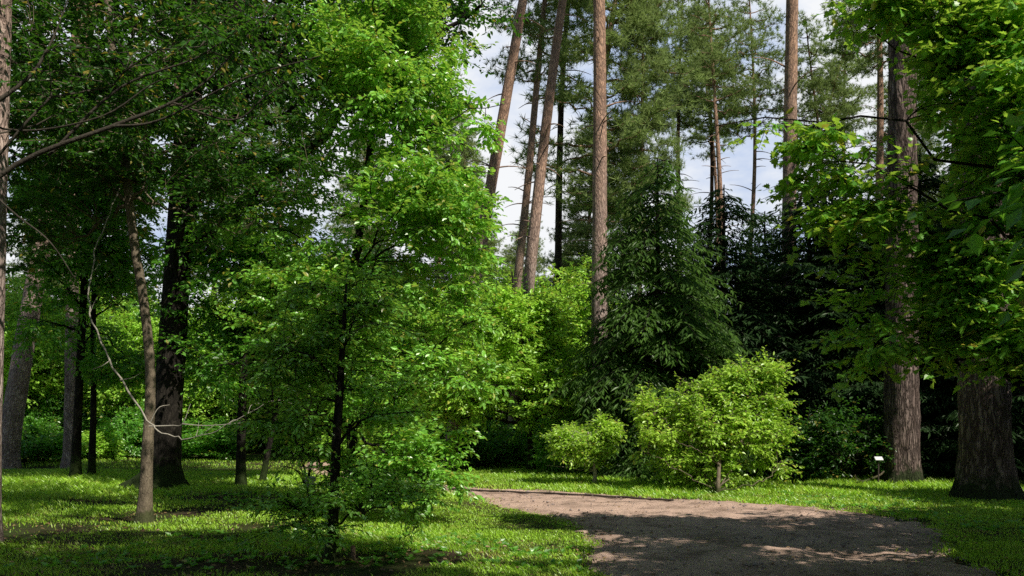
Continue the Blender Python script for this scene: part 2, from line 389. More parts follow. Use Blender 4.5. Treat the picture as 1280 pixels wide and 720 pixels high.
def spruce(seed, H=9., L=2.4, z0=.2, step=.26, per=7, mat='needle_spruce', bark='bark_dark', droop=.35, fr=.20, dens=1., r0=.13, up=.25, pw=.8):
    rng = np.random.default_rng(seed); wood, fol = MB(), MB()
    P = np.column_stack([np.zeros(20), np.zeros(20), np.linspace(0, H, 20)]); tube(wood, P, np.linspace(r0, .015, 20), 8, .04, seed)
    pos, axs, nrs = [], [], []
    z = z0
    while z < H - .1:
        u = z / H; ll = L * (1 - u) ** pw + .12
        for k in range(max(4, int(per * (1 - .4 * u)))):
            a = rng.uniform(0, 2 * PI); l = ll * rng.uniform(.6, 1.12); dr = np.array([math.cos(a), math.sin(a), 0.])
            s = np.array([0, 0, z + rng.uniform(-.12, .12)])
            t = np.linspace(0, 1, 9)
            hh = l * (up * t - (up + droop) * t ** 2 * 1.15 + .10 * t ** 4)
            B = s + dr * (l * t)[:, None] + np.array([0, 0, 1.]) * hh[:, None]
            tube(wood, B, np.linspace(.012 + .005 * l, .003, 9), 3, cap=False)
            nb = max(5, int(l / .085 * dens)); tt = np.linspace(.16, 1, nb) ** .9
            bi = tt * 8; i0 = np.minimum(bi.astype(int), 7); f = (bi - i0)[:, None]
            b = B[i0] * (1 - f) + B[i0 + 1] * f
            sd = np.array([-dr[1], dr[0], 0.]); sg = np.where(np.arange(nb) % 2 == 0, 1., -1.)[:, None]
            bl = (l * .34 * (1.12 - tt) + .10) * rng.uniform(.7, 1.2, nb)
            tang = unit(B[i0 + 1] - B[i0])
            bd = unit(tang * .65 + sd * sg * .9 + rng.normal(size=(nb, 3)) * .12 + np.array([0, 0, -.12]))
            nf = np.maximum(2, (bl / .062 * dens).astype(int)); idx = np.repeat(np.arange(nb), nf)
            st = rng.random(len(idx)) * bl[idx]
            pp = b[idx] + bd[idx] * st[:, None] + np.array([0, 0, -1.]) * (st ** 2 * .5)[:, None]
            s2 = np.cross(bd[idx], [0, 0, 1.])
            ax = bd[idx] * .8 + s2 * rng.choice([-1., 1.], len(idx))[:, None] * rng.uniform(.2, 1., len(idx))[:, None] + np.array([0, 0, -.35]) + rng.normal(size=(len(idx), 3)) * .18
            pos.append(pp); axs.append(ax); nrs.append(np.array([0, 0, 1.]) + rng.normal(size=(len(idx), 3)) * .35 + tang[idx] * .1)
        z += step * (1 - .35 * u) * rng.uniform(.7, 1.3)
    pos = np.concatenate(pos); axs = np.concatenate(axs); nrs = np.concatenate(nrs)
    leaves(fol, pos, axs, nrs, fr * rng.uniform(.6, 1.15, len(pos)), 'frond')
    return wood.mesh('trunk', M[bark], True), fol.mesh('crown', M[mat])

# ------------------------------------------------------------------ ground, path, grass
LE = resample([(.55, -6), (.65, 2), (.76, 8.8), (.95, 11.2), (.92, 12.6), (.62, 13.8), (.1, 15), (-1.3, 18), (-2.8, 19.8), (-4.5, 22), (-6.2, 26), (-7.2, 32), (-8, 46)], 220)
RE = resample([(5.0, -6), (4.8, 2), (4.9, 8.8), (5.5, 11), (6.15, 12.8), (6.0, 14.3), (5.0, 15.7), (3.05, 17), (1.0, 18.7), (-1.4, 20.2), (-2.6, 22), (-3.8, 26), (-4.4, 32), (-5, 46)], 220)
_k = np.arange(220)
LE[:, 0] += .10 * np.sin(_k * .9) * np.sin(_k * .37 + 1) + .04 * np.sin(_k * 2.3); RE[:, 0] += .12 * np.sin(_k * .8 + 2) * np.sin(_k * .31) + .05 * np.sin(_k * 2.1)
POLY = np.vstack([LE[::2], RE[::-1][::2]])

def inpoly(p, poly=POLY):
    x, y = p[:, 0], p[:, 1]; c = np.zeros(len(p), bool)
    a = poly; b = np.roll(poly, -1, 0)
    for (x1, y1), (x2, y2) in zip(a, b):
        if y1 == y2: continue
        m = (y1 > y) != (y2 > y)
        c ^= m & (x < (x2 - x1) * (y - y1) / (y2 - y1) + x1)
    return c

def polydist(p, poly=POLY):
    d = np.full(len(p), 1e9)
    a = poly; b = np.roll(poly, -1, 0)
    for s, e in zip(a, b):
        v = e - s; l2 = v @ v + 1e-9
        t = np.clip(((p - s) @ v) / l2, 0, 1)
        d = np.minimum(d, np.linalg.norm(p - (s + t[:, None] * v), axis=1))
    return np.where(inpoly(p, poly), -d, d)

def sstep(a, b, x):
    t = np.clip((x - a) / (b - a), 0, 1); return t * t * (3 - 2 * t)

def ground_z(p, d=None):
    if d is None: d = polydist(p)
    q = np.column_stack([p, np.zeros(len(p))])
    bump = .035 * vnoise(q, 1.1, 5) + .05 * vnoise(q, .35, 9)
    return -.05 + .065 * sstep(-.3, .25, d) + bump * sstep(.1, 1.8, d)

def ground_mat():
    m, nt, N, L = new_mat('forest_floor')
    g = node(N, 'ShaderNodeNewGeometry'); P = g.outputs['Position']
    n1 = noise(N, L, P, .55, 5, .65); n2 = noise(N, L, P, 9, 6, .7); n3 = noise(N, L, P, 60, 4, .7)
    grass = mixc(N, L, n2, (.022, .042, .008), (.060, .095, .016))
    dirt = mixc(N, L, n2, (.030, .021, .013), (.095, .066, .042))
    r = ramp(N, [(.42, (0, 0, 0)), (.60, (1, 1, 1))]); L.new(n1, r.inputs[0])
    col = mixc(N, L, r.outputs[0], dirt, grass)
    rr = ramp(N, [(.25, (.55, .55, .55)), (.75, (1.25, 1.25, 1.25))]); L.new(n3, rr.inputs[0])
    col = mixc(N, L, 1., col, rr.outputs[0], 'MULTIPLY')
    p = node(N, 'ShaderNodeBsdfPrincipled'); L.new(col, p.inputs['Base Color']); p.inputs['Roughness'].default_value = .95; p.inputs['Specular IOR Level'].default_value = .1
    bp = node(N, 'ShaderNodeBump'); bp.inputs['Strength'].default_value = .8; bp.inputs['Distance'].default_value = .04; L.new(n2, bp.inputs['Height']); L.new(bp.outputs[0], p.inputs['Normal'])
    L.new(p.outputs[0], node(N, 'ShaderNodeOutputMaterial').inputs[0]); return m

def path_mat():
    m, nt, N, L = new_mat('path_earth')
    g = node(N, 'ShaderNodeNewGeometry'); P = g.outputs['Position']
    n1 = noise(N, L, P, 1.3, 6, .68); n2 = noise(N, L, P, 11, 7, .8); n3 = noise(N, L, P, 70, 4, .75)
    a = mixc(N, L, n2, (.40, .255, .185), (.86, .645, .515))
    r = ramp(N, [(.36, (.50, .48, .46)), (.52, (.95, .93, .92)), (.68, (1.15, 1.12, 1.10))]); L.new(n1, r.inputs[0])
    a = mixc(N, L, 1., a, r.outputs[0], 'MULTIPLY')
    r3 = ramp(N, [(.32, (.6, .6, .6)), (.5, (1, 1, 1)), (.72, (1.25, 1.25, 1.25))]); L.new(n3, r3.inputs[0])
    a = mixc(N, L, 1., a, r3.outputs[0], 'MULTIPLY')
    p = node(N, 'ShaderNodeBsdfPrincipled'); L.new(a, p.inputs['Base Color']); p.inputs['Roughness'].default_value = .92; p.inputs['Specular IOR Level'].default_value = .2
    h = N.new('ShaderNodeMath'); h.operation = 'MULTIPLY_ADD'; L.new(n3, h.inputs[0]); h.inputs[1].default_value = .35; L.new(n2, h.inputs[2])
    bp = node(N, 'ShaderNodeBump'); bp.inputs['Strength'].default_value = .9; bp.inputs['Distance'].default_value = .04; L.new(h.outputs[0], bp.inputs['Height']); L.new(bp.outputs[0], p.inputs['Normal'])
    L.new(p.outputs[0], node(N, 'ShaderNodeOutputMaterial').inputs[0]); return m

def build_ground():
    n = 260; u = np.linspace(-1, 1, n)
    xs = 5.2 * np.sinh(5.6 * u) ; ys = 14 + 5.2 * np.sinh(5.6 * u)
    X, Y = np.meshgrid(xs, ys); p = np.column_stack([X.ravel(), Y.ravel()])
    near = (np.abs(p[:, 0]) < 30) & (np.abs(p[:, 1] - 14) < 45); d = np.full(len(p), 50.); d[near] = polydist(p[near])
    z = ground_z(p, d); far = np.hypot(p[:, 0], p[:, 1] - 14)
    z = np.where(far > 60, -.02, z)
    mb = MB(); i = np.arange(n - 1)[:, None] * n + np.arange(n - 1)[None]
    mb.add(np.column_stack([p, z]), np.stack([i, i + 1, i + n + 1, i + n], -1).reshape(-1, 4))
    o = mb.build('ground', ground_mat(), smooth=True); o['kind'] = 'structure'; o['label'] = 'shaded woodland floor of moss, earth and thin grass'
    # path: lofted between its two edges
    k, m = 440, 100
    t = np.linspace(0, 1, m)[None, :, None]
    LE2, RE2 = resample(LE, 440), resample(RE, 440)
    G = LE2[:, None] * (1 - t) + RE2[:, None] * t; g = G.reshape(-1, 2)
    q = np.column_stack([g, np.zeros(len(g))]); e = np.minimum(t, 1 - t)[0, :, 0]; e = np.repeat(e[None], k, 0).ravel()
    z = .012 + .018 * vnoise(q, 2.2, 21) + .010 * vnoise(q, 7., 22) + .007 * vnoise(q, 19., 23) - .03 * (1 - sstep(0, .06, e))
    z -= .018 * (np.exp(-((e - .25) / .06) ** 2))
    mb = MB(); i = np.arange(k - 1)[:, None] * m + np.arange(m - 1)[None]
    mb.add(np.column_stack([g, z]), np.stack([i, i + 1, i + m + 1, i + m], -1).reshape(-1, 4))
    o = mb.build('path', path_mat(), smooth=True); o['kind'] = 'structure'; o['label'] = 'brown earth path curving left between the lawns'

def build_grass():
    rng = np.random.default_rng(4)
    def scatter(n, y0, y1, spread, pw):
        y = (y0 ** pw + rng.random(n) * (y1 ** pw - y0 ** pw)) ** (1 / pw)
        x = (rng.random(n) - .5) * 2 * (spread * y + 1.5); return np.column_stack([x, y])
    p = np.vstack([scatter(430000, 8., 26, .62, .55), scatter(70000, 24, 44, .62, 1.)])
    q = np.column_stack([p, np.zeros(len(p))]); d = polydist(p) + .13 * vnoise(q, 2.6, 51) + .09 * vnoise(q, 8., 52)
    cov = vnoise(q, .8, 31) * .6 + vnoise(q, 2.6, 32) * .5
    bare = np.exp(-(((p[:, 0] + 1.75) / 1.1) ** 2 + ((p[:, 1] - 9.3) / .8) ** 2)) * 1.6
    lawn = .62 * sstep(-1.6, -3.6, p[:, 0]) * (1 - .7 * sstep(17, 20, p[:, 1]))                      # thinner turf under the trees on the left
    ok = (cov + rng.normal(size=len(p)) * .25 > -.75 + lawn + bare * 1.2) & (d > -.03 + rng.exponential(.10, len(p)) * -1)
    ok &= (d > 0) | (rng.random(len(p)) < .4)
    ok &= rng.random(len(p)) < 1 - .35 * lawn
    p, d = p[ok], d[ok]; q = q[ok]; n = len(p)
    z = np.maximum(ground_z(p, polydist(p)), 0)
    h = (.022 + .036 * rng.random(n)) * (.75 + .5 * np.clip(vnoise(q, 1.7, 33), -1, 1)) * np.clip(p[:, 1] / 10, .9, 1.7)
    strip = sstep(16, 18, p[:, 1]) * (1 - sstep(24, 27, p[:, 1])); h *= 1 + .7 * strip * rng.random(n) ** 2
    h *= 1 + 1.1 * np.exp(-np.abs(d) / .12) * (rng.random(n) ** 2)
    a = rng.uniform(0, 2 * PI, n); w = .0040 * np.clip(p[:, 1] / 8, 1, 3.) * rng.uniform(.8, 1.5, n)
    dx = np.column_stack([np.cos(a), np.sin(a), 0 * a]); lean = np.column_stack([np.cos(a + 1.3), np.sin(a + 1.3), 0 * a]) * (h * rng.uniform(.2, 1.1, n))[:, None]
    b = np.column_stack([p, z - .006])
    V = np.stack([b - dx * w[:, None], b + dx * w[:, None], b + lean * .35 + dx * (w * .6)[:, None] + np.array([0, 0, 1.]) * (h * .6)[:, None], b + lean + np.array([0, 0, 1.]) * h[:, None]], 1)
    mb = MB(); mb.add(V.reshape(-1, 3), (np.arange(n)[:, None] * 4 + np.arange(4)[None]))
    M['grass'] = leaf_mat('grass', (.075, .15, .010), (.26, .46, .035), (.34, .58, .035), .45, .03, .8, dry=.02, straw=(.30, .25, .085))
    o = mb.build('grass', M['grass']); o['kind'] = 'stuff'; o['label'] = 'short sunlit grass beside the path and under the trees'
    # low leafy weeds in the turf
    n = 5200; p = scatter(n, 9, 30, .6, .7); d = polydist(p); q = np.column_stack([p, np.zeros(n)])
    ok = (d > .05) & (vnoise(q, .7, 41) > .05); p = p[ok]; d = d[ok]; n = len(p); k = 7
    z = ground_z(p, d); c = np.repeat(np.column_stack([p, z]), k, 0); a = rng.uniform(0, 2 * PI, n * k)
    ax = np.column_stack([np.cos(a), np.sin(a), rng.uniform(.1, .9, n * k)])
    mb = MB(); leaves(mb, c, ax, np.array([0, 0, 1.]) + rng.normal(size=(n * k, 3)) * .4, rng.uniform(.05, .11, n * k), 'kite')
    o = mb.build('weeds', M['leaf_mid']); o['kind'] = 'stuff'; o['label'] = 'low leafy weeds scattered through the turf'
    # fallen leaves and twigs on path and bare earth
    n = 16000; p = scatter(n, 8, 26, .6, .6); d = polydist(p)
    ok = (d < .5) & (rng.random(n) < .10 + .6 * np.exp(-np.abs(d) / .25)) | (np.exp(-(((p[:, 0] + 1.7) / 1.6) ** 2 + ((p[:, 1] - 9.6) / 1.2) ** 2)) > rng.random(n)) | (p[:, 0] < -2) & (rng.random(n) < .45)
    p = p[ok]; d = d[ok]; n = len(p); z = np.where(d < 0, .028, ground_z(p, d) + .03); a = rng.uniform(0, 2 * PI, n)
    mb = MB(); leaves(mb, np.column_stack([p, z]), np.column_stack([np.cos(a), np.sin(a), rng.normal(size=n) * .15]), np.array([0, 0, 1.]) + rng.normal(size=(n, 3)) * .3, rng.uniform(.025, .07, n), 'ovate')
    M['litter'] = leaf_mat('litter', (.06, .038, .02), (.30, .20, .10), (.10, .06, .02), .15, .02, 3., dry=0)
    o = mb.build('leaf_litter', M['litter']); o['kind'] = 'stuff'; o['label'] = 'fallen brown leaves strewn on path and bare earth'
    # small stones on the path
    n = 22000; p = scatter(n, 8, 24, .6, .6); d = polydist(p); p = p[(d < -.02) & (rng.random(n) < .35 + .65 * np.exp(d / .35))]; n = len(p)
    s = rng.exponential(.007, n) + .005; oc = np.array([[1, 0, 0], [0, 1, 0], [-1, 0, 0], [0, -1, 0], [0, 0, .7], [0, 0, -.7]], float)
    V = np.column_stack([p, np.full(n, .018)])[:, None] + oc[None] * s[:, None, None] * rng.uniform(.6, 1.3, (n, 6, 1))
    tf = np.array([[0, 1, 4], [1, 2, 4], [2, 3, 4], [3, 0, 4], [1, 0, 5], [2, 1, 5], [3, 2, 5], [0, 3, 5]])
    mb = MB(); mb.add(V.reshape(-1, 3), (np.arange(n)[:, None, None] * 6 + tf[None]).reshape(-1, 3))
    o = mb.build('gravel', plain_mat('stone', (.16, .12, .105), (.38, .31, .28), 5)); o['kind'] = 'stuff'; o['label'] = 'small loose stones on the earth path'

build_ground(); build_grass()

# ------------------------------------------------------------------ hero trees
def W(px, py, Y, base):            # photo pixel at depth Y -> local offset from a base point
    return (gx(px, Y) - base[0], Y - base[1], gz(py, Y) - base[2])
def lobe(px, py, Y, base, rx, ry, rz, w=None):
    t = (*W(px, py, Y, base), rx, ry, rz); return t + ((w,) if w else ())
def base_at(px, Y): return (gx(px, Y), Y, -.02)

# young tree with pale trunk on the left lawn, and its bare branch
b = base_at(180, 13.2)
tr = [(*W(x, y, 13.2, b), r) for x, y, r in ((180, 657, .10), (184, 570, .084), (188, 470, .074), (180, 380, .068), (166, 290, .062), (153, 170, .062), (140, 60, .055), (128, -60, .04), (118, -160, .03))]
me = broadleaf(11, tr, [lobe(150, 60, 13, b, 2.6, 2.4, 1.9), lobe(60, 150, 12.5, b, 1.5, 1.5, 1.0), lobe(290, 250, 13, b, 1.3, 1.5, .9), lobe(80, 290, 13.6, b, 1.2, 1.2, .8)],
               16, 280, 7, 15, .085, bark='bark_young', mat='leaf_dark', h0=.55, sides=20, rough=.07, gap=.4, gs=2., layer=.4, flat=.7, twig=.55, flare=.5)
t = thing_tree('young_tree', b, me, 'young tree with pale trunk and bare white branch on the shaded lawn')
mb = MB()
mk = lambda L: np.array([W(x, y, Y, b) for x, y, Y in L])
tube(mb, resample(mk([(158, 215, 13.2), (136, 270, 13.0), (116, 330, 12.7), (113, 390, 12.4), (136, 447, 12.2), (176, 512, 12.0), (196, 536, 11.95), (225, 547, 11.9), (270, 538, 11.7), (335, 502, 11.5)]), 48) + np.random.default_rng(2).normal(size=(48, 3)) * .015, np.concatenate([np.linspace(.007, .013, 24), np.linspace(.013, .004, 24)]), 6, .1)
for q in range(9):
    r2 = np.random.default_rng(90 + q); A = mk([[(116, 340, 12.7), (113, 390, 12.4), (128, 430, 12.25), (150, 475, 12.1), (245, 545, 11.8), (285, 530, 11.65), (310, 517, 11.6), (255, 542, 11.75), (335, 502, 11.5)][q]])[0]
    e = A + np.array([r2.uniform(-.1, .3), r2.uniform(-.2, .2), r2.uniform(-.05, .3)])
    tube(mb, resample([A, (A + e) / 2 + r2.normal(size=3) * .03, e], 6), np.linspace(.005, .002, 6), 4)
tube(mb, resample(mk([(186, 533, 12.05), (215, 532, 12.), (228, 530, 11.9), (238, 505, 11.9)]), 12), np.linspace(.012, .004, 12), 5)
tube(mb, resample(mk([(228, 530, 11.9), (260, 532, 11.8), (310, 528, 11.7)]), 10), np.linspace(.009, .003, 10), 5)
tube(mb, resample(mk([(187, 530, 12.1), (198, 510, 12.1), (212, 506, 12.2)]), 8), np.linspace(.009, .003, 8), 5)
tube(mb, resample(mk([(138, 450, 12.2), (128, 457, 12.1), (115, 462, 12.2)]), 8), np.linspace(.007, .003, 8), 5)
mb.build('bare_branch', M['bark_pale'], t, True)['label'] = 'pale leafless branch hanging low from the trunk'

# massive dark trunk behind it
b = base_at(203, 19.5)
tr = [(*W(x, y, 19.5, b), r) for x, y, r in ((200, 612, .40), (207, 560, .33), (212, 480, .30), (221, 350, .28), (230, 200, .26), (243, 60, .24), (250, -60, .2), (252, -240, .1))]
me = broadleaf(12, tr, [lobe(240, -60, 19.5, b, 5.2, 4.2, 3.4), lobe(420, 60, 18.5, b, 2.8, 2.5, 2.0), lobe(100, 120, 19, b, 3, 2.5, 1.8), lobe(330, 190, 18, b, 2.0, 1.8, 1.3), lobe(520, -30, 18, b, 2.4, 2.2, 1.8)],
               22, 680, 8, 15, .115, bark='bark_dark', mat='leaf_dark', h0=.4, sides=20, rough=.07, gap=.45, gs=2.2, twig=.75, flare=.9)
thing_tree('broadleaf_tree', b, me, 'old tree with thick blackish trunk right behind the pale young tree')

# sapling in the foreground centre
b = base_at(413, 9.6)
tr = [(*W(x, y, 9.6, b), r) for x, y, r in ((413, 716, .075), (417, 640, .055), (420, 560, .052), (424, 500, .046), (427, 450, .036), (430, 400, .024), (433, 355, .01))]
me = broadleaf(13, tr, [lobe(420, 425, 9.8, b, .9, .85, .5, 1.), lobe(480, 500, 9.7, b, .55, .7, .3, .3), lobe(360, 520, 9.6, b, .45, .6, .3, .2), lobe(385, 640, 9.3, b, .6, .45, .24, .24), lobe(440, 370, 9.8, b, .6, .6, .3, .3), lobe(370, 460, 9.7, b, .5, .5, .3, .3), lobe(500, 625, 9.7, b, .5, .45, .16, .17), lobe(440, 585, 9.7, b, .5, .4, .2, .15)],
               16, 250, 6, 12, .062, bark='bark_dark', mat='leaf_bright', h0=.14, sides=12, gap=.35, gs=2.5, twig=.34, flare=.3, limbr=.3, layer=.3, flat=.75)
thing_tree('sapling', b, me, 'slim dark-stemmed sapling at the front edge of the lawn')

# tall slender maple in the middle: the bright wall of leaves
b = base_at(447, 14.2)
tr = [(*W(x, y, 14.2, b), r) for x, y, r in ((447, 652, .10), (440, 560, .08), (435, 460, .075), (440, 360, .07), (455, 250, .06), (470, 120, .05), (480, 0, .035), (485, -120, .015))]
me = broadleaf(14, tr, [lobe(510, 290, 14, b, 1.35, 1.4, 1.2), lobe(480, 120, 14, b, 1.2, 1.4, 1.1), lobe(595, 135, 14, b, .9, .9, .42), lobe(380, 270, 14.6, b, 1.1, 1.2, .6, .5), lobe(560, 250, 13.6, b, .7, .8, .8), lobe(400, 380, 14.2, b, 1.4, 1.3, 1.0), lobe(500, 20, 14, b, 1.5, 1.4, .9),
                        lobe(500, 470, 13.7, b, 1.25, 1.2, .75), lobe(560, 400, 13.7, b, .8, .9, .8), lobe(530, 560, 13.6, b, .85, .9, .45), lobe(520, 592, 13.4, b, .75, .6, .26, .5), lobe(465, 600, 13.6, b, .6, .5, .25, .35), lobe(575, 470, 13.5, b, .6, .6, .3, .35), lobe(370, 500, 14.6, b, 1., 1., .6)],
               32, 620, 7, 15, .096, bark='bark_dark', mat='leaf_bright', h0=.2, sides=12, gap=.42, gs=1.9, twig=.5, limbr=.36, layer=.36, flat=.7)
thing_tree('broadleaf_tree', b, me, 'tall bright green tree filling the middle with sunlit leaves')

# hazel-like bright tree behind the lawn
b = base_at(664, 25.5)
tr = [(*W(x, y, 25.5, b), r) for x, y, r in ((664, 590, .13), (663, 540, .10), (655, 470, .085), (645, 400, .06), (640, 340, .02))]
me = broadleaf(15, tr, [lobe(620, 430, 25.3, b, 2.2, 2, 1.9), lobe(675, 480, 25, b, 1.5, 1.5, 1.3), lobe(570, 480, 25.3, b, 1.4, 1.5, 1.2), lobe(680, 400, 25.6, b, 1.2, 1.3, 1.2), lobe(600, 375, 26, b, 1.1, 1.2, .8)],
               18, 400, 7, 14, .12, bark='bark_dark', mat='leaf_lime', h0=.3, gap=.1, twig=.6)
hz = thing_tree('broadleaf_tree', b, me, 'rounded yellow-green tree on a dark stem beyond the bend of the path')

# bushes by the path
b = base_at(741, 19.9)
tr = [(*W(x, y, 19.9, b), r) for x, y, r in ((741, 612, .045), (744, 592, .04), (740, 565, .04), (735, 540, .02))]
me = broadleaf(16, tr, [lobe(722, 555, 20.4, b, .75, .7, .40), lobe(697, 570, 20.5, b, .4, .5, .34), lobe(748, 542, 20.4, b, .42, .5, .34)], 14, 170, 6, 11, .08, bark='bark_pale', mat='leaf_bush', h0=.4, gap=.3, twig=.32, limbr=.25, shell=.6)
thing_tree('shrub', b, me, 'small airy shrub on a single whitish stem left of the big bush', 'shrub')
b = base_at(897, 17.6)
tr = [(*W(x, y, Y, b), r) for x, y, r, Y in ((897, 620, .042, 17.6), (898, 600, .038, 17.65), (900, 560, .035, 18.1), (905, 510, .03, 18.6), (915, 460, .012, 18.7))]
me = broadleaf(17, tr, [lobe(890, 548, 18.8, b, 1.45, 1.1, .85), lobe(945, 525, 18.8, b, .8, .8, .7), lobe(838, 555, 18.6, b, .7, .8, .60), lobe(965, 468, 18.9, b, .55, .6, .28, .18), lobe(875, 492, 18.8, b, .6, .6, .35, .3), lobe(822, 512, 18.7, b, .4, .4, .28, .12), lobe(910, 586, 18.6, b, 1.3, .9, .36), lobe(925, 478, 18.9, b, .5, .5, .35, .2)],
               24, 600, 6, 12, .088, bark='bark_young', mat='leaf_bush', h0=.1, gap=.42, gs=2.6, twig=.42, shell=.5, limbr=.3)
bush = thing_tree('bush', b, me, 'wide light green bush in full sun at the far path edge', 'bush')
b = base_at(1050, 21.3)
tr = [(0, 0, 0, .05), (.02, .05, .5, .045), (.05, 0, 1.2, .03), (.1, 0, 1.8, .012)]
me = broadleaf(18, tr, [(0, 0, 1.0, 1.35, 1.1, .8), (.7, 0, .8, .8, .8, .6), (-.8, .1, .7, .8, .8, .6)], 16, 330, 6, 12, .09, bark='bark_dark', mat='leaf_dark', h0=.1, gap=.2, twig=.4)
shr = thing_tree('shrub', b, me, 'dark green shrub in shade between the light bush and the rough pine', 'shrub')

# right-hand maple leaning in from outside the frame
b = (7.6, 9.4, -.02)
tr = [(0, 0, 0, .16), (-.02, .05, 1.2, .135), (-.15, .05, 2.6, .12), (-.35, .1, 4.2, .10), (-.4, .1, 6, .06), (-.4, .1, 7.2, .03)]
me = broadleaf(19, tr, [lobe(1265, 150, 9.6, b, .95, 1.0, 1.2, 1.0), lobe(1210, 330, 9.8, b, .7, .8, .6, .5), lobe(1085, 240, 9.8, b, .6, .6, .55, .36), lobe(1010, 190, 9.7, b, .5, .45, .30, .25), lobe(925, 150, 9.6, b, .42, .4, .24, .14), lobe(1250, 420, 9.8, b, .8, .8, .38, .55), lobe(1120, 425, 10, b, .6, .7, .30, .13), lobe(1215, 30, 9.6, b, .6, .8, .5, .3), lobe(1120, 10, 9.8, b, .5, .6, .2, .12), lobe(1070, 360, 10, b, .4, .5, .2, .05), (.3, -.2, 5.6, 1.7, 1.6, 1.0, .4), (.9, .2, 4.4, 1.5, 1.4, 1.3, .4)],
               40, 540, 6, 9, .09, 'maple', bark='bark_dark', mat='leaf_maple', h0=.18, gap=.27, gs=3., twig=.5, limbr=.26, droop=.12, layer=.34, flat=.78, nrm=.34)
thing_tree('maple_tree', b, me, 'broad-leaved maple reaching in over the path from the right edge')
b = (5.75, 8.9, -.02)
tr = [(0, 0, 0, .03), (.03, 0, .6, .025), (0, .05, 1.4, .012)]
me = broadleaf(20, tr, [(.05, 0, 1.05, .42, .4, .5)], 8, 26, 4, 8, .09, 'maple', bark='bark_grey', mat='leaf_maple', h0=.2, gap=0, twig=.25)
thing_tree('sapling', b, me, 'leafy maple seedling cut by the right edge beside the thick shaded trunk')

# broadleaf outside the left edge whose long limbs cross the upper left
b = (-7.4, 9.6, -.02)
tr = [(0, 0, 0, .17), (.05, 0, 1.5, .14), (.2, 0, 3, .12), (.3, 0, 5, .09), (.5, 0, 7.5, .04)]
me = broadleaf(21, tr, [lobe(120, 70, 10.6, b, 1.1, 1.2, .8), lobe(270, 40, 10.4, b, 1.2, 1.2, .7), (-.3, 0, 6.5, 2.2, 2.0, 1.5)],
               14, 240, 6, 12, .08, bark='bark_grey', mat='leaf_dark', h0=.5, gap=.4, twig=.5, limbr=.16)
t = thing_tree('broadleaf_tree', b, me, 'tree beyond the left edge whose long bare limbs cross the upper left')
for k, (pth, r0) in enumerate((([(-120, 330, 9.7), (10, 212, 9.8), (140, 158, 9.9), (215, 128, 10), (270, 90, 10), (345, 0, 10.1)], .034), ([(140, 158, 9.9), (200, 150, 9.9), (300, 100, 9.8), (400, 70, 9.8)], .016),
                ([(-120, 200, 9.6), (20, 110, 9.7), (60, 60, 9.8), (85, 0, 9.9)], .03), ([(-120, 120, 9.5), (0, 250, 9.4), (60, 300, 9.3), (95, 350, 9.3)], .014), ([(60, 195, 9.9), (150, 110, 10.0), (250, 70, 10.1), (320, 20, 10.2)], .018),
                ([(-100, 90, 9.8), (0, 160, 9.9), (120, 148, 9.9), (190, 105, 10), (225, 95, 10)], .014), ([(215, 128, 10), (290, 150, 10), (330, 122, 10), (352, 108, 10)], .012))):
    mb = MB(); tube(mb, resample(np.array([W(x, y, Y, b) for x, y, Y in pth]), 24), np.linspace(r0, .005, 24), 6, .05); mb.build('limb', M['bark_grey'], t, True)

# thin background stems on the left
def stem_tree(seed, px, Y, path, lobes, label, bark='bark_dark', mat='leaf_mid', n=(12, 260), leaf=.12, gap=.25, group=None, name='broadleaf_tree', twig=.6):
    b = base_at(px, Y)
    tr = [(*W(x, y, Y, b), r) for x, y, r in path]
    me = broadleaf(seed, tr, [lobe(*l[:3], b, *l[3:]) for l in lobes], n[0], n[1], 6, 14, leaf, bark=bark, mat=mat, h0=.45, gap=gap, twig=twig)
    return thing_tree(name, b, me, label, 'tree', group)
s1 = stem_tree(31, 94, 22.5, ((94, 606, .13), (98, 500, .10), (104, 380, .09), (112, 220, .07), (118, 60, .03)), [(105, 300, 22.5, 1.9, 1.9, 1.5), (60, 400, 22.5, 1.5, 1.5, .9), (115, 150, 22.5, 1.8, 1.8, 1.5), (20, 250, 22, 1.6, 1.5, 1.2)], 'leftmost of the two close thin black stems behind the left lawn', mat='leaf_mid')
s2 = stem_tree(32, 114, 23, ((114, 604, .10), (117, 500, .075), (117, 380, .065), (122, 250, .05), (128, 120, .02)), [(140, 330, 23, 1.6, 1.6, 1.1), (150, 450, 23, 1.4, 1.3, .7), (130, 220, 23, 1.6, 1.6, 1.2)], 'thinner right one of the two close black stems behind the left lawn')
s3 = stem_tree(33, 301, 20, ((301, 612, .12), (302, 530, .10), (306, 420, .085), (312, 280, .06), (316, 150, .025)), [(300, 330, 20, 1.9, 1.8, 1.3), (290, 450, 20, 1.7, 1.5, .8), (330, 220, 20, 1.9, 1.8, 1.2), (250, 400, 20, 1.2, 1.2, .7)], 'straight dark tree standing in the shade right of the thick black trunk')
s4 = stem_tree(34, 326, 21, ((326, 612, .08), (338, 550, .065), (352, 490, .06), (368, 420, .05), (390, 320, .02)), [(380, 350, 21, 1.6, 1.5, 1.2), (350, 430, 21, 1.3, 1.3, .8)], 'thin dark tree leaning right behind the foreground sapling')

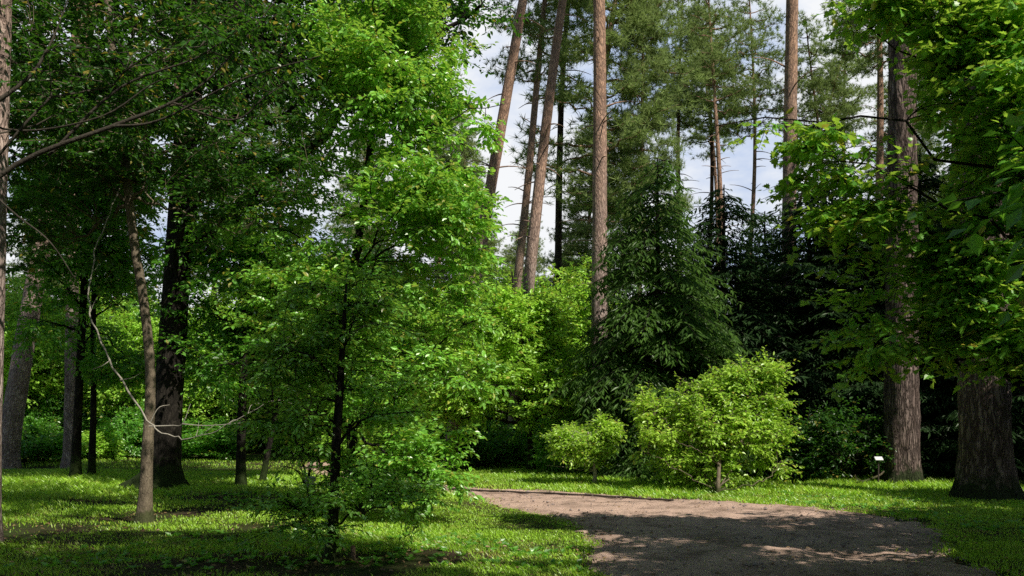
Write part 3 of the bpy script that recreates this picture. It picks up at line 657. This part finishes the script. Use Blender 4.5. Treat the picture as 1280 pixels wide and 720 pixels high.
# ------------------------------------------------------------------ pines
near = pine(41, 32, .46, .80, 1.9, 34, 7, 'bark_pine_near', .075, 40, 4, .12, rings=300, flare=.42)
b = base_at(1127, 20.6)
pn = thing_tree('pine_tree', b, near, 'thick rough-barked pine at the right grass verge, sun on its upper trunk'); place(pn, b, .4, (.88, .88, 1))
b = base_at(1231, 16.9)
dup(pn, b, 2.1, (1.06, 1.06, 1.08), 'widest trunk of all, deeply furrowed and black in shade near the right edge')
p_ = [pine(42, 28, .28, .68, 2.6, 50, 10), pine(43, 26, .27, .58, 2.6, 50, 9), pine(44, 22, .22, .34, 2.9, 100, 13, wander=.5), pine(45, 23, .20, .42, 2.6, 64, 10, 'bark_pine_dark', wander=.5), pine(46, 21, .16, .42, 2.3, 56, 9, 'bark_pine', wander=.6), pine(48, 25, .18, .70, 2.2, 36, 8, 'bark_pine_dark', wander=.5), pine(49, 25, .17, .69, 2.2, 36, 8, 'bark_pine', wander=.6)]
def pine_at(k, px, Y, label, rot=0, s=1, lean=0, group=None, first={}):
    b = (gx(px, Y), Y, -.03)
    if k not in first:
        first[k] = thing_tree('pine_tree', b, p_[k], label, 'tree', group); place(first[k], b, rot, s, (R(lean), 0)); return first[k]
    return dup(first[k], b, rot, s, label, group, (R(lean), 0))
edge = pine(47, 22, .20, .62, 2.4, 40, 8, 'bark_pine', .04, 20, 3, .05, rings=160)
b = (gx(-24, 11), 11, -.02); t = thing_tree('pine_tree', b, edge, 'pinkish pine trunk cut by the left edge of the photo'); place(t, b, 0, 1, (R(1.6), 0))
pine_at(0, 6, 27, 'leaning pine trunk low at the far left, beyond the sunlit grass', 1., (1.15, 1.15, 1), 8.5)
pine_at(1, 88, 27.5, 'pale pine trunk partly hidden behind the two thin black stems', 2., (.8, .8, 1), 1)
pine_at(1, 214, 28, 'reddish pine trunk just showing right of the thick black trunk', 4., (.85, .85, 1), 1.5)
pine_at(0, 560, 27, 'leaning pine with the leftmost of the tall trunks against the sky gap', .3, (.82, .82, .98), 7.8)
pine_at(1, 637, 30, 'tall sunlit pine leaning right in the sky gap, front trunk of the pair', 1.2, (.92, .92, 1.1), 6.4)
pine_at(1, 619, 33, 'orange pine leaning behind the front trunk of the leaning pair', 3.0, (.75, .75, .95), 7.2)
pine_at(5, 690, 38, 'thin dark pine in the middle of the sky gap', 0., (1.05, 1.05, 1.15), 3.2)
pine_at(0, 748, 26, 'straightest tall pine, grey-pink trunk in full sun above the bushes', 2.2, (.97, .97, 1.08), .2)
pine_at(4, 766, 35, 'orange-barked pine half hidden behind the straight grey-pink trunk', 2.2, (1.5, 1.5, 1.15), -.3)
pine_at(2, 797, 36, 'dense olive-crowned pine right of the straight grey-pink trunk', .9, (.62, .62, .95), 0)
pine_at(0, 984, 25, 'dark red pine trunk rising behind the light green bush', 5.2, (.85, .85, 1.14), .5)
for k, px, Y, rot, s, ln, lb in ((5, 848, 44, .5, .95, 1.5, 'first thin dark pine right of the blue sky notch'), (5, 868, 45, 2.5, .9, 2.5, 'slim dark pine next to the first one, leaning slightly right'),
        (6, 902, 41, 1.1, .93, .4, 'reddish slim pine under a flat layered crown, left of the dark red trunk'), (6, 924, 43, 3.1, .9, .8, 'thinner reddish pine close left of the leaning stem'),
        (6, 930, 46, 4.4, .85, 12, 'slanting slim pine leaning right against the white sky'), (5, 1032, 46, 1.9, .9, -1, 'slim pine right of the dark red trunk behind the maple leaves'), (5, 1065, 50, .2, 1., 0, 'tall thin pine between the dark red trunk and the thick rough pine'),
        (6, 890, 55, 2., 1.05, 0, 'hazy slim pine furthest back in the row of slim pines')):
    pine_at(k, px, Y, lb, rot, s, ln)
rng = random.Random(8)
far = [(-1060, 40), (-700, 44), (-420, 42), (-200, 38), (-90, 46), (60, 52), (150, 58), (260, 46), (345, 58), (450, 52), (545, 58), (575, 50), (1100, 40), (1150, 46), (1190, 36), (1250, 44), (1310, 38), (1400, 46), (1560, 40), (1800, 44)]
for i, (px, Y) in enumerate(far):
    pine_at([0, 2, 1, 3][i % 4], px, Y, 'distant pine of the stand seen only through gaps in the leaves', rng.uniform(0, 6), rng.uniform(.8, 1.05), rng.uniform(-2, 2), 'distant pines behind the leaves')
for i, (px, Y, s) in enumerate(((668, 62, .72), (700, 66, .66), (722, 50, .86), (640, 70, .7), (600, 48, .8), (760, 64, .62), (735, 70, .66), (870, 72, .6), (940, 70, .55), (1000, 66, .62))):
    pine_at(2, px, Y, 'low far-off pine closing the foot of the sky gaps', i * 1.3, s, 0, 'far-off pines under the sky gaps')

# ------------------------------------------------------------------ spruces
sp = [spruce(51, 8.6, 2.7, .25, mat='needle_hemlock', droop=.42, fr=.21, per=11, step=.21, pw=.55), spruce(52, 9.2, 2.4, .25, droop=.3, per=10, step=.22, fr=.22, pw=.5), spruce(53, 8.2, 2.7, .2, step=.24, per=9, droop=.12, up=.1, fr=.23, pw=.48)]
def spruce_at(k, px, Y, label, rot=0, s=1, group=None, first={}):
    b = (gx(px, Y), Y, -.03)
    if k not in first:
        first[k] = thing_tree('spruce_tree', b, sp[k], label, 'tree', group); place(first[k], b, rot, s); return first[k]
    return dup(first[k], b, rot, s, label, group)
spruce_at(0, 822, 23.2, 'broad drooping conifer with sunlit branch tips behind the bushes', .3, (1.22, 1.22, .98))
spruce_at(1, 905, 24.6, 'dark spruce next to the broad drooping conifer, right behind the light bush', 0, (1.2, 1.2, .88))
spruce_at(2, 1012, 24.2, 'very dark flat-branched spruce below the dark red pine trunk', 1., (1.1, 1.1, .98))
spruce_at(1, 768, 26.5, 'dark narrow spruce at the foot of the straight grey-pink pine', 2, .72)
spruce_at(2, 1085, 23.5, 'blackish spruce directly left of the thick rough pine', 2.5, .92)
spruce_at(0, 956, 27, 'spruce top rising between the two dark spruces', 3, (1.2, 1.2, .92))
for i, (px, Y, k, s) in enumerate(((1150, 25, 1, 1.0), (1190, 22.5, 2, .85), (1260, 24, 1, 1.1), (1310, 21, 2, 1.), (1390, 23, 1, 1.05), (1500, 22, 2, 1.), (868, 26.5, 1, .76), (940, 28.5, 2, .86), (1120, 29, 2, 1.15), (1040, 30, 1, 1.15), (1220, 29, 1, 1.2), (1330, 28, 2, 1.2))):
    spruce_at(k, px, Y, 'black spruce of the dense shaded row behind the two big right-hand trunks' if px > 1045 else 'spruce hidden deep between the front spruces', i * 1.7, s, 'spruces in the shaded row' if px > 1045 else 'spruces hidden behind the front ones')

# ------------------------------------------------------------------ understorey and background broadleaf
bg = []
for q, (mat, ls) in enumerate((('leaf_lime', .12), ('leaf_mid', .12), ('leaf_dark', .12))):
    tr = [(0, 0, 0, .11), (.05, .1, 1.2, .09), (-.1, 0, 2.6, .07), (0, .1, 4.2, .04), (.1, .1, 5.6, .015)]
    bg.append(broadleaf(61 + q, tr, [(0, 0, 3.6, 1.9, 1.9, 1.8), (.9, .3, 2.4, 1.3, 1.3, 1.1), (-1., -.2, 2.2, 1.3, 1.3, 1.1), (.2, 0, 5., 1.2, 1.2, .9)], 16, 380, 7, 12, ls, 'kite', bark='bark_dark', mat=mat, h0=.2, gap=.15, twig=.55))
us = []
for q, mat in enumerate(('leaf_lime', 'leaf_mid')):
    tr = [(0, 0, 0, .05), (.05, .02, .6, .04), (0, .05, 1.4, .02)]
    us.append(broadleaf(71 + q, tr, [(0, 0, .95, 1.4, 1.3, .75), (.8, .3, .7, .8, .8, .55), (-.8, -.2, .6, .8, .8, .5)], 14, 240, 7, 11, .11, 'kite', bark='bark_dark', mat=mat, h0=.1, gap=.15, twig=.4))
def bg_at(lst, k, px, Y, name, label, cat, rot, s, group, first={}):
    b = (gx(px, Y), Y, -.03); key = (name, k)
    if key not in first:
        first[key] = thing_tree(name, b, lst[k], label, cat, group); place(first[key], b, rot, s); return first[key]
    return dup(first[key], b, rot, s, label, group)
# sunlit understorey on the left, behind the grass
for i, (px, Y, k, s) in enumerate(((30, 30, 1, (1.2, 1.2, .8)), (62, 36, 1, (1., 1., 1.5)), (128, 33, 0, (.9, .9, .7)), (150, 38, 1, (1.3, 1.3, 1.5)), (172, 34, 1, (1.1, 1., 1.2)), (250, 33, 1, (1.3, 1.2, .9)), (286, 38, 0, (1.2, 1.2, 1.6)), (345, 40, 1, 1.2), (-40, 30, 1, 1.3), (460, 27, 0, (1.1, 1., .8)), (510, 30, 0, 1.), (545, 27.5, 1, .8), (395, 36, 0, (1.2, 1.2, .8)))):
    bg_at(us, k, px, Y, 'shrub', 'sunlit understorey shrub at the back of the left grass', 'shrub', i * 1.1, s, 'understorey shrubs behind the left grass')
for i, (px, Y, k, s) in enumerate(((-80, 32, 0, 1.3), (40, 36, 0, 1.25), (105, 39, 0, 1.3), (190, 36, 0, 1.1), (265, 37, 0, 1.2), (330, 42, 0, 1.5), (410, 31, 0, 1.2), (470, 34, 1, 1.35), (530, 35, 0, 1.3), (-10, 46, 2, 1.7), (150, 50, 2, 1.8), (360, 50, 1, 1.9), (460, 48, 2, 1.9))):
    bg_at(bg, k, px, Y, 'broadleaf_tree', 'mid-height leafy tree in the woodland behind the left lawn', 'tree', i * .9, s, 'leafy trees behind the left lawn')
for i, (px, Y, k, s) in enumerate(((585, 33, 0, 1.2), (640, 36, 0, 1.3), (700, 31, 0, 1.15), (725, 35, 0, 1.35), (610, 44, 1, 1.4), (680, 46, 1, 1.4), (790, 42, 1, 1.3))):
    bg_at(bg, k, px, Y, 'broadleaf_tree', 'light green leafy tree at the feet of the tall sunlit pines', 'tree', i * 1.9, s, 'leafy trees at the feet of the tall pines')
for i, (px, Y) in enumerate(((600, 28), (700, 27.5), (640, 30), (720, 25))):
    bg_at(us, 1, px, Y, 'shrub', 'dark shrub in the deep shade under the rounded yellow-green tree', 'shrub', i * 2.3, .9, 'shrubs in the shade beyond the bend')
# the woodland closes behind: a far row of leafy trees and a far row of shrubs
rr = random.Random(3)
for i in range(30):
    bg_at(bg, (2, 1, 2)[i % 3], -260 + i * 62 + rr.uniform(-20, 20), rr.uniform(54, 72), 'broadleaf_tree', 'far leafy tree closing the view between the trunks', 'tree', i * .7, rr.uniform(.9, 1.3) if i < 14 else rr.uniform(1.2, 1.8), 'far leafy trees closing the view')
for i in range(26):
    bg_at(us, 1, -200 + i * 66 + rr.uniform(-20, 20), rr.uniform(40, 52), 'shrub', 'far dim shrub along the woodland floor between the trunks', 'shrub', i * .8, (2., 2., rr.uniform(1.6, 2.4)), 'far shrubs along the woodland floor')
# tall canopy trees beside and behind the camera whose shade falls on path and lawn
tr = [(0, 0, 0, .3), (.1, .1, 4, .25), (-.1, .2, 8, .2), (.1, 0, 12, .12), (0, 0, 16, .03)]
cm = broadleaf(81, tr, [(0, 0, 12.5, 4.2, 4.2, 3.6), (2.2, 0, 9.5, 2.4, 2.4, 1.8), (-2.2, .6, 9.2, 2.4, 2.4, 1.8), (.3, -2.4, 9.5, 2.2, 2.2, 1.6)], 24, 620, 8, 12, .2, 'kite', bark='bark_dark', mat='leaf_mid', h0=.4, gap=.3, twig=.8)
ct = None
for i, (x, y, s_) in enumerate(((3.4, -.6, 1.25), (2, -10, 1.1), (-5, -6, 1.), (-11, 1, 1.), (-4.5, -14, 1.1), (10, -13, 1.1), (19, 19, 1.), (15.2, 21.5, 1.), (-15, 8, 1.), (-12, -9, 1.2), (3, -19, 1.2), (18, -10, 1.2), (-20, -2, 1.1), (24, 12, 1.1))):
    if ct is None: ct = thing_tree('broadleaf_tree', (x, y, -.03), cm, 'tall tree outside the frame whose canopy shades path and lawn', 'tree', 'tall trees around the standpoint')
    else: dup(ct, (x, y, -.03), i * 1.3, s_, 'tall tree outside the frame whose canopy shades path and lawn', 'tall trees around the standpoint')

for i, (x, y, k, s_) in enumerate(((6.3, 5.0, 1, 1.35), (8.6, 2.6, 1, 1.4), (10.4, 10.2, 1, 1.15), (11.5, 14.3, 2, .95), (9.5, 7.5, 2, 1.1), (4.9, 1.2, 1, 1.2))):
    bl = bg_at(bg, k, 0, 1, 'broadleaf_tree', 'leafy tree just outside the right edge shading the path', 'tree', i * 1.4, s_, 'leafy trees just outside the right edge')
    bl.location = (x, y, -.03)

# ------------------------------------------------------------------ small things
M['white_paint'] = plain_mat('white_paint', (.72, .72, .70), (.82, .82, .80), 30, .5, .05)
M['grey_stone'] = plain_mat('grey_stone', (.28, .28, .26), (.46, .46, .43), 14, .9, .4)
M['old_wood'] = plain_mat('old_wood', (.075, .045, .03), (.17, .11, .07), 22, .9, .5)
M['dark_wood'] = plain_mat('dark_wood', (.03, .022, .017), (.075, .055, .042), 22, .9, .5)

def box(mb, c, s, bev=.006, rot=None):
    """bevelled box (chamfered corners on the vertical edges and top)"""
    x, y, z = np.array(s) / 2; b = bev
    ring = [(x - b, y), (x, y - b), (x, -y + b), (x - b, -y), (-x + b, -y), (-x, -y + b), (-x, y - b), (-x + b, y)]
    V = [(p, q, -z) for p, q in ring] + [(p, q, z - b) for p, q in ring] + [(p * (1 - b / x), q * (1 - b / y), z) for p, q in ring]
    V = np.array(V)
    if rot is not None: V = V @ np.array(rot).T
    V = V + np.array(c); j = np.arange(8); j2 = (j + 1) % 8
    q = np.vstack([np.stack([j + 8, j2 + 8, j2, j], -1), np.stack([j + 16, j2 + 16, j2 + 8, j + 8], -1)])
    mb.add(V, q); mb.add(V[16:24], np.arange(8)[None, ::-1]); mb.add(V[0:8], np.arange(8)[None])
def rotx(a): c, s = math.cos(a), math.sin(a); return [[1, 0, 0], [0, c, -s], [0, s, c]]

# white plaque on a stake by the rough pine
b = (gx(1098, 19.9), 19.9, 0); t = empty('plant_sign', b, 'small white slanted plaque on a stake left of the thick rough pine', 'sign')
mb = MB(); box(mb, (0, 0, .28), (.03, .03, .60)); mb.build('stake', M['dark_wood'], t)
mb = MB(); box(mb, (0, -.02, .64), (.18, .12, .02), rot=rotx(R(38))); mb.build('plaque', M['white_paint'], t)
# white board seen through the leaves
b = (gx(497, 28), 28, 0); t = empty('plant_sign', b, 'small white board seen low through the middle tree leaves', 'sign')
mb = MB(); box(mb, (0, 0, .25), (.05, .05, .55)); mb.build('post', M['dark_wood'], t)
mb = MB(); box(mb, (0, -.03, .62), (.38, .025, .28), rot=rotx(R(12))); mb.build('board', M['white_paint'], t)
# grey post
b = (gx(388, 15.4), 15.4, 0); t = empty('stone_post', b, 'short pale grey post in the grass left of the foreground sapling', 'post')
mb = MB(); box(mb, (0, 0, .20), (.13, .11, .5), .015); mb.build('post', M['grey_stone'], t)
mb = MB(); box(mb, (0, 0, .50), (.17, .15, .09), .02); mb.build('cap', M['grey_stone'], t)
# stake by the sapling
mb = MB(); tube(mb, resample([(0, 0, -.1), (.004, 0, .08), (-.002, .01, .19)], 8), np.linspace(.022, .026, 8), 9, .1, 3)
o = mb.build('wooden_stake', M['old_wood']); o.location = (gx(441, 9.5), 9.5, 0); tag(o, 'short brown stake stuck in bare earth beside the sapling', 'stake')
# dead arching canes
b = base_at(385, 17.5); t = empty('bare_shrub', b, 'leafless arching dark canes seen behind the foreground sapling', 'shrub'); mb = MB(); r2 = np.random.default_rng(5)
for k in range(16):
    a = r2.uniform(0, 2 * PI); l = r2.uniform(.5, 1.); h = r2.uniform(.5, 1.0)
    tube(mb, resample([(0, 0, 0), (math.cos(a) * l * .25, math.sin(a) * l * .25, h * .8), (math.cos(a) * l * .7, math.sin(a) * l * .7, h), (math.cos(a) * l, math.sin(a) * l, h * .55)], 14), np.linspace(.012, .004, 14), 5)
mb.build('cane', M['bark_dark'], t, True)
# broken branch at the foot of the rough pine
mb = MB(); P = resample([(-.45, 0, .02), (-.1, .05, .10), (.25, .02, .24), (.36, 0, .34)], 14); tube(mb, P, np.linspace(.035, .018, 14), 7, .15, 4)
tube(mb, resample([(-.1, .05, .10), (-.3, -.1, .2), (-.34, -.12, .28)], 6), np.linspace(.016, .005, 6), 5)
o = mb.build('fallen_branch', M['bark_young'], None, True); o.location = (gx(1085, 20.), 20., .0); tag(o, 'broken branch lying at the foot of the thick rough pine', 'branch')
# thin dark raised strip laid along the far side of the path
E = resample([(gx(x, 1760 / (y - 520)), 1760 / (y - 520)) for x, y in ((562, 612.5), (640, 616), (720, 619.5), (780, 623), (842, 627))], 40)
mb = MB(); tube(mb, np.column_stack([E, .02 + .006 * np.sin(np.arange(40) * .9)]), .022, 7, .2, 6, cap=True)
o = mb.build('path_strip', M['dark_wood'], None, True); tag(o, 'thin dark strip lying in the sunlit bend of the path', 'edging')

# ------------------------------------------------------------------ light, sky, camera
AZ, EL = R(136), R(48)                                   # clockwise from the viewing direction, height
sun_dir = np.array([math.sin(AZ) * math.cos(EL), math.cos(AZ) * math.cos(EL), math.sin(EL)])
from mathutils import Vector
s = bpy.data.lights.new('sun', 'SUN'); s.energy = 5.0; s.angle = R(.53); s.color = (1., .95, .86)
so = bpy.data.objects.new('sun', s); C.objects.link(so); so.rotation_euler = Vector(sun_dir).to_track_quat('Z', 'Y').to_euler()
w = bpy.data.worlds.new('World'); scene.world = w; w.use_nodes = True
nt = w.node_tree; N, L = nt.nodes, nt.links; N.clear()
sky = N.new('ShaderNodeTexSky'); sky.sky_type = 'NISHITA'; sky.sun_disc = False; sky.sun_elevation = EL; sky.sun_rotation = AZ; sky.air_density = 1.0; sky.dust_density = .6
tc = N.new('ShaderNodeTexCoord'); mp = N.new('ShaderNodeMapping'); mp.inputs['Scale'].default_value = (1, 1, 2.2); L.new(tc.outputs['Generated'], mp.inputs[0])
cl = noise(N, L, mp.outputs[0], 3.2, 7, .58)
rp = ramp(N, [(.38, (0, 0, 0)), (.52, (1, 1, 1))]); L.new(cl, rp.inputs[0])
sx = N.new('ShaderNodeSeparateXYZ'); L.new(tc.outputs['Generated'], sx.inputs[0])
def mrange(sock, a, b):
    m = N.new('ShaderNodeMapRange'); m.interpolation_type = 'SMOOTHSTEP'; m.inputs[1].default_value = a; m.inputs[2].default_value = b; L.new(sock, m.inputs[0]); return m.outputs[0]
def mul(a, b):
    m = N.new('ShaderNodeMath'); m.operation = 'MULTIPLY'; L.new(a, m.inputs[0]); L.new(b, m.inputs[1]); return m.outputs[0]
bank = mul(mrange(sx.outputs[2], .56, .43), mrange(sx.outputs[1], .15, .6))      # a bank of cloud low in the north, clear sky elsewhere
cc = mixc(N, L, bank, sky.outputs[0], mixc(N, L, rp.outputs[0], (6.4, 7.8, 10.6), (11.6, 11.8, 12.1)))
bgn = N.new('ShaderNodeBackground'); L.new(cc, bgn.inputs[0]); bgn.inputs[1].default_value = .08
L.new(bgn.outputs[0], N.new('ShaderNodeOutputWorld').inputs[0])

cam = bpy.data.cameras.new('camera'); cam.sensor_width = 36; cam.lens = 36 * F / 1280; cam.shift_y = (HZ - 360) / 1280; cam.clip_end = 3000
co = bpy.data.objects.new('camera', cam); C.objects.link(co); co.location = (0, 0, EYE); co.rotation_euler = (R(90), 0, 0); scene.camera = co
scene.view_settings.view_transform = 'Standard'; scene.view_settings.look = 'None'; scene.view_settings.exposure = 0; scene.view_settings.gamma = 1
cy = scene.cycles
cy.max_bounces = 6; cy.diffuse_bounces = 2; cy.glossy_bounces = 2; cy.transmission_bounces = 3; cy.transparent_max_bounces = 2
cy.use_denoising = False; cy.sample_clamp_indirect = 3; cy.use_adaptive_sampling = True; cy.adaptive_threshold = .012
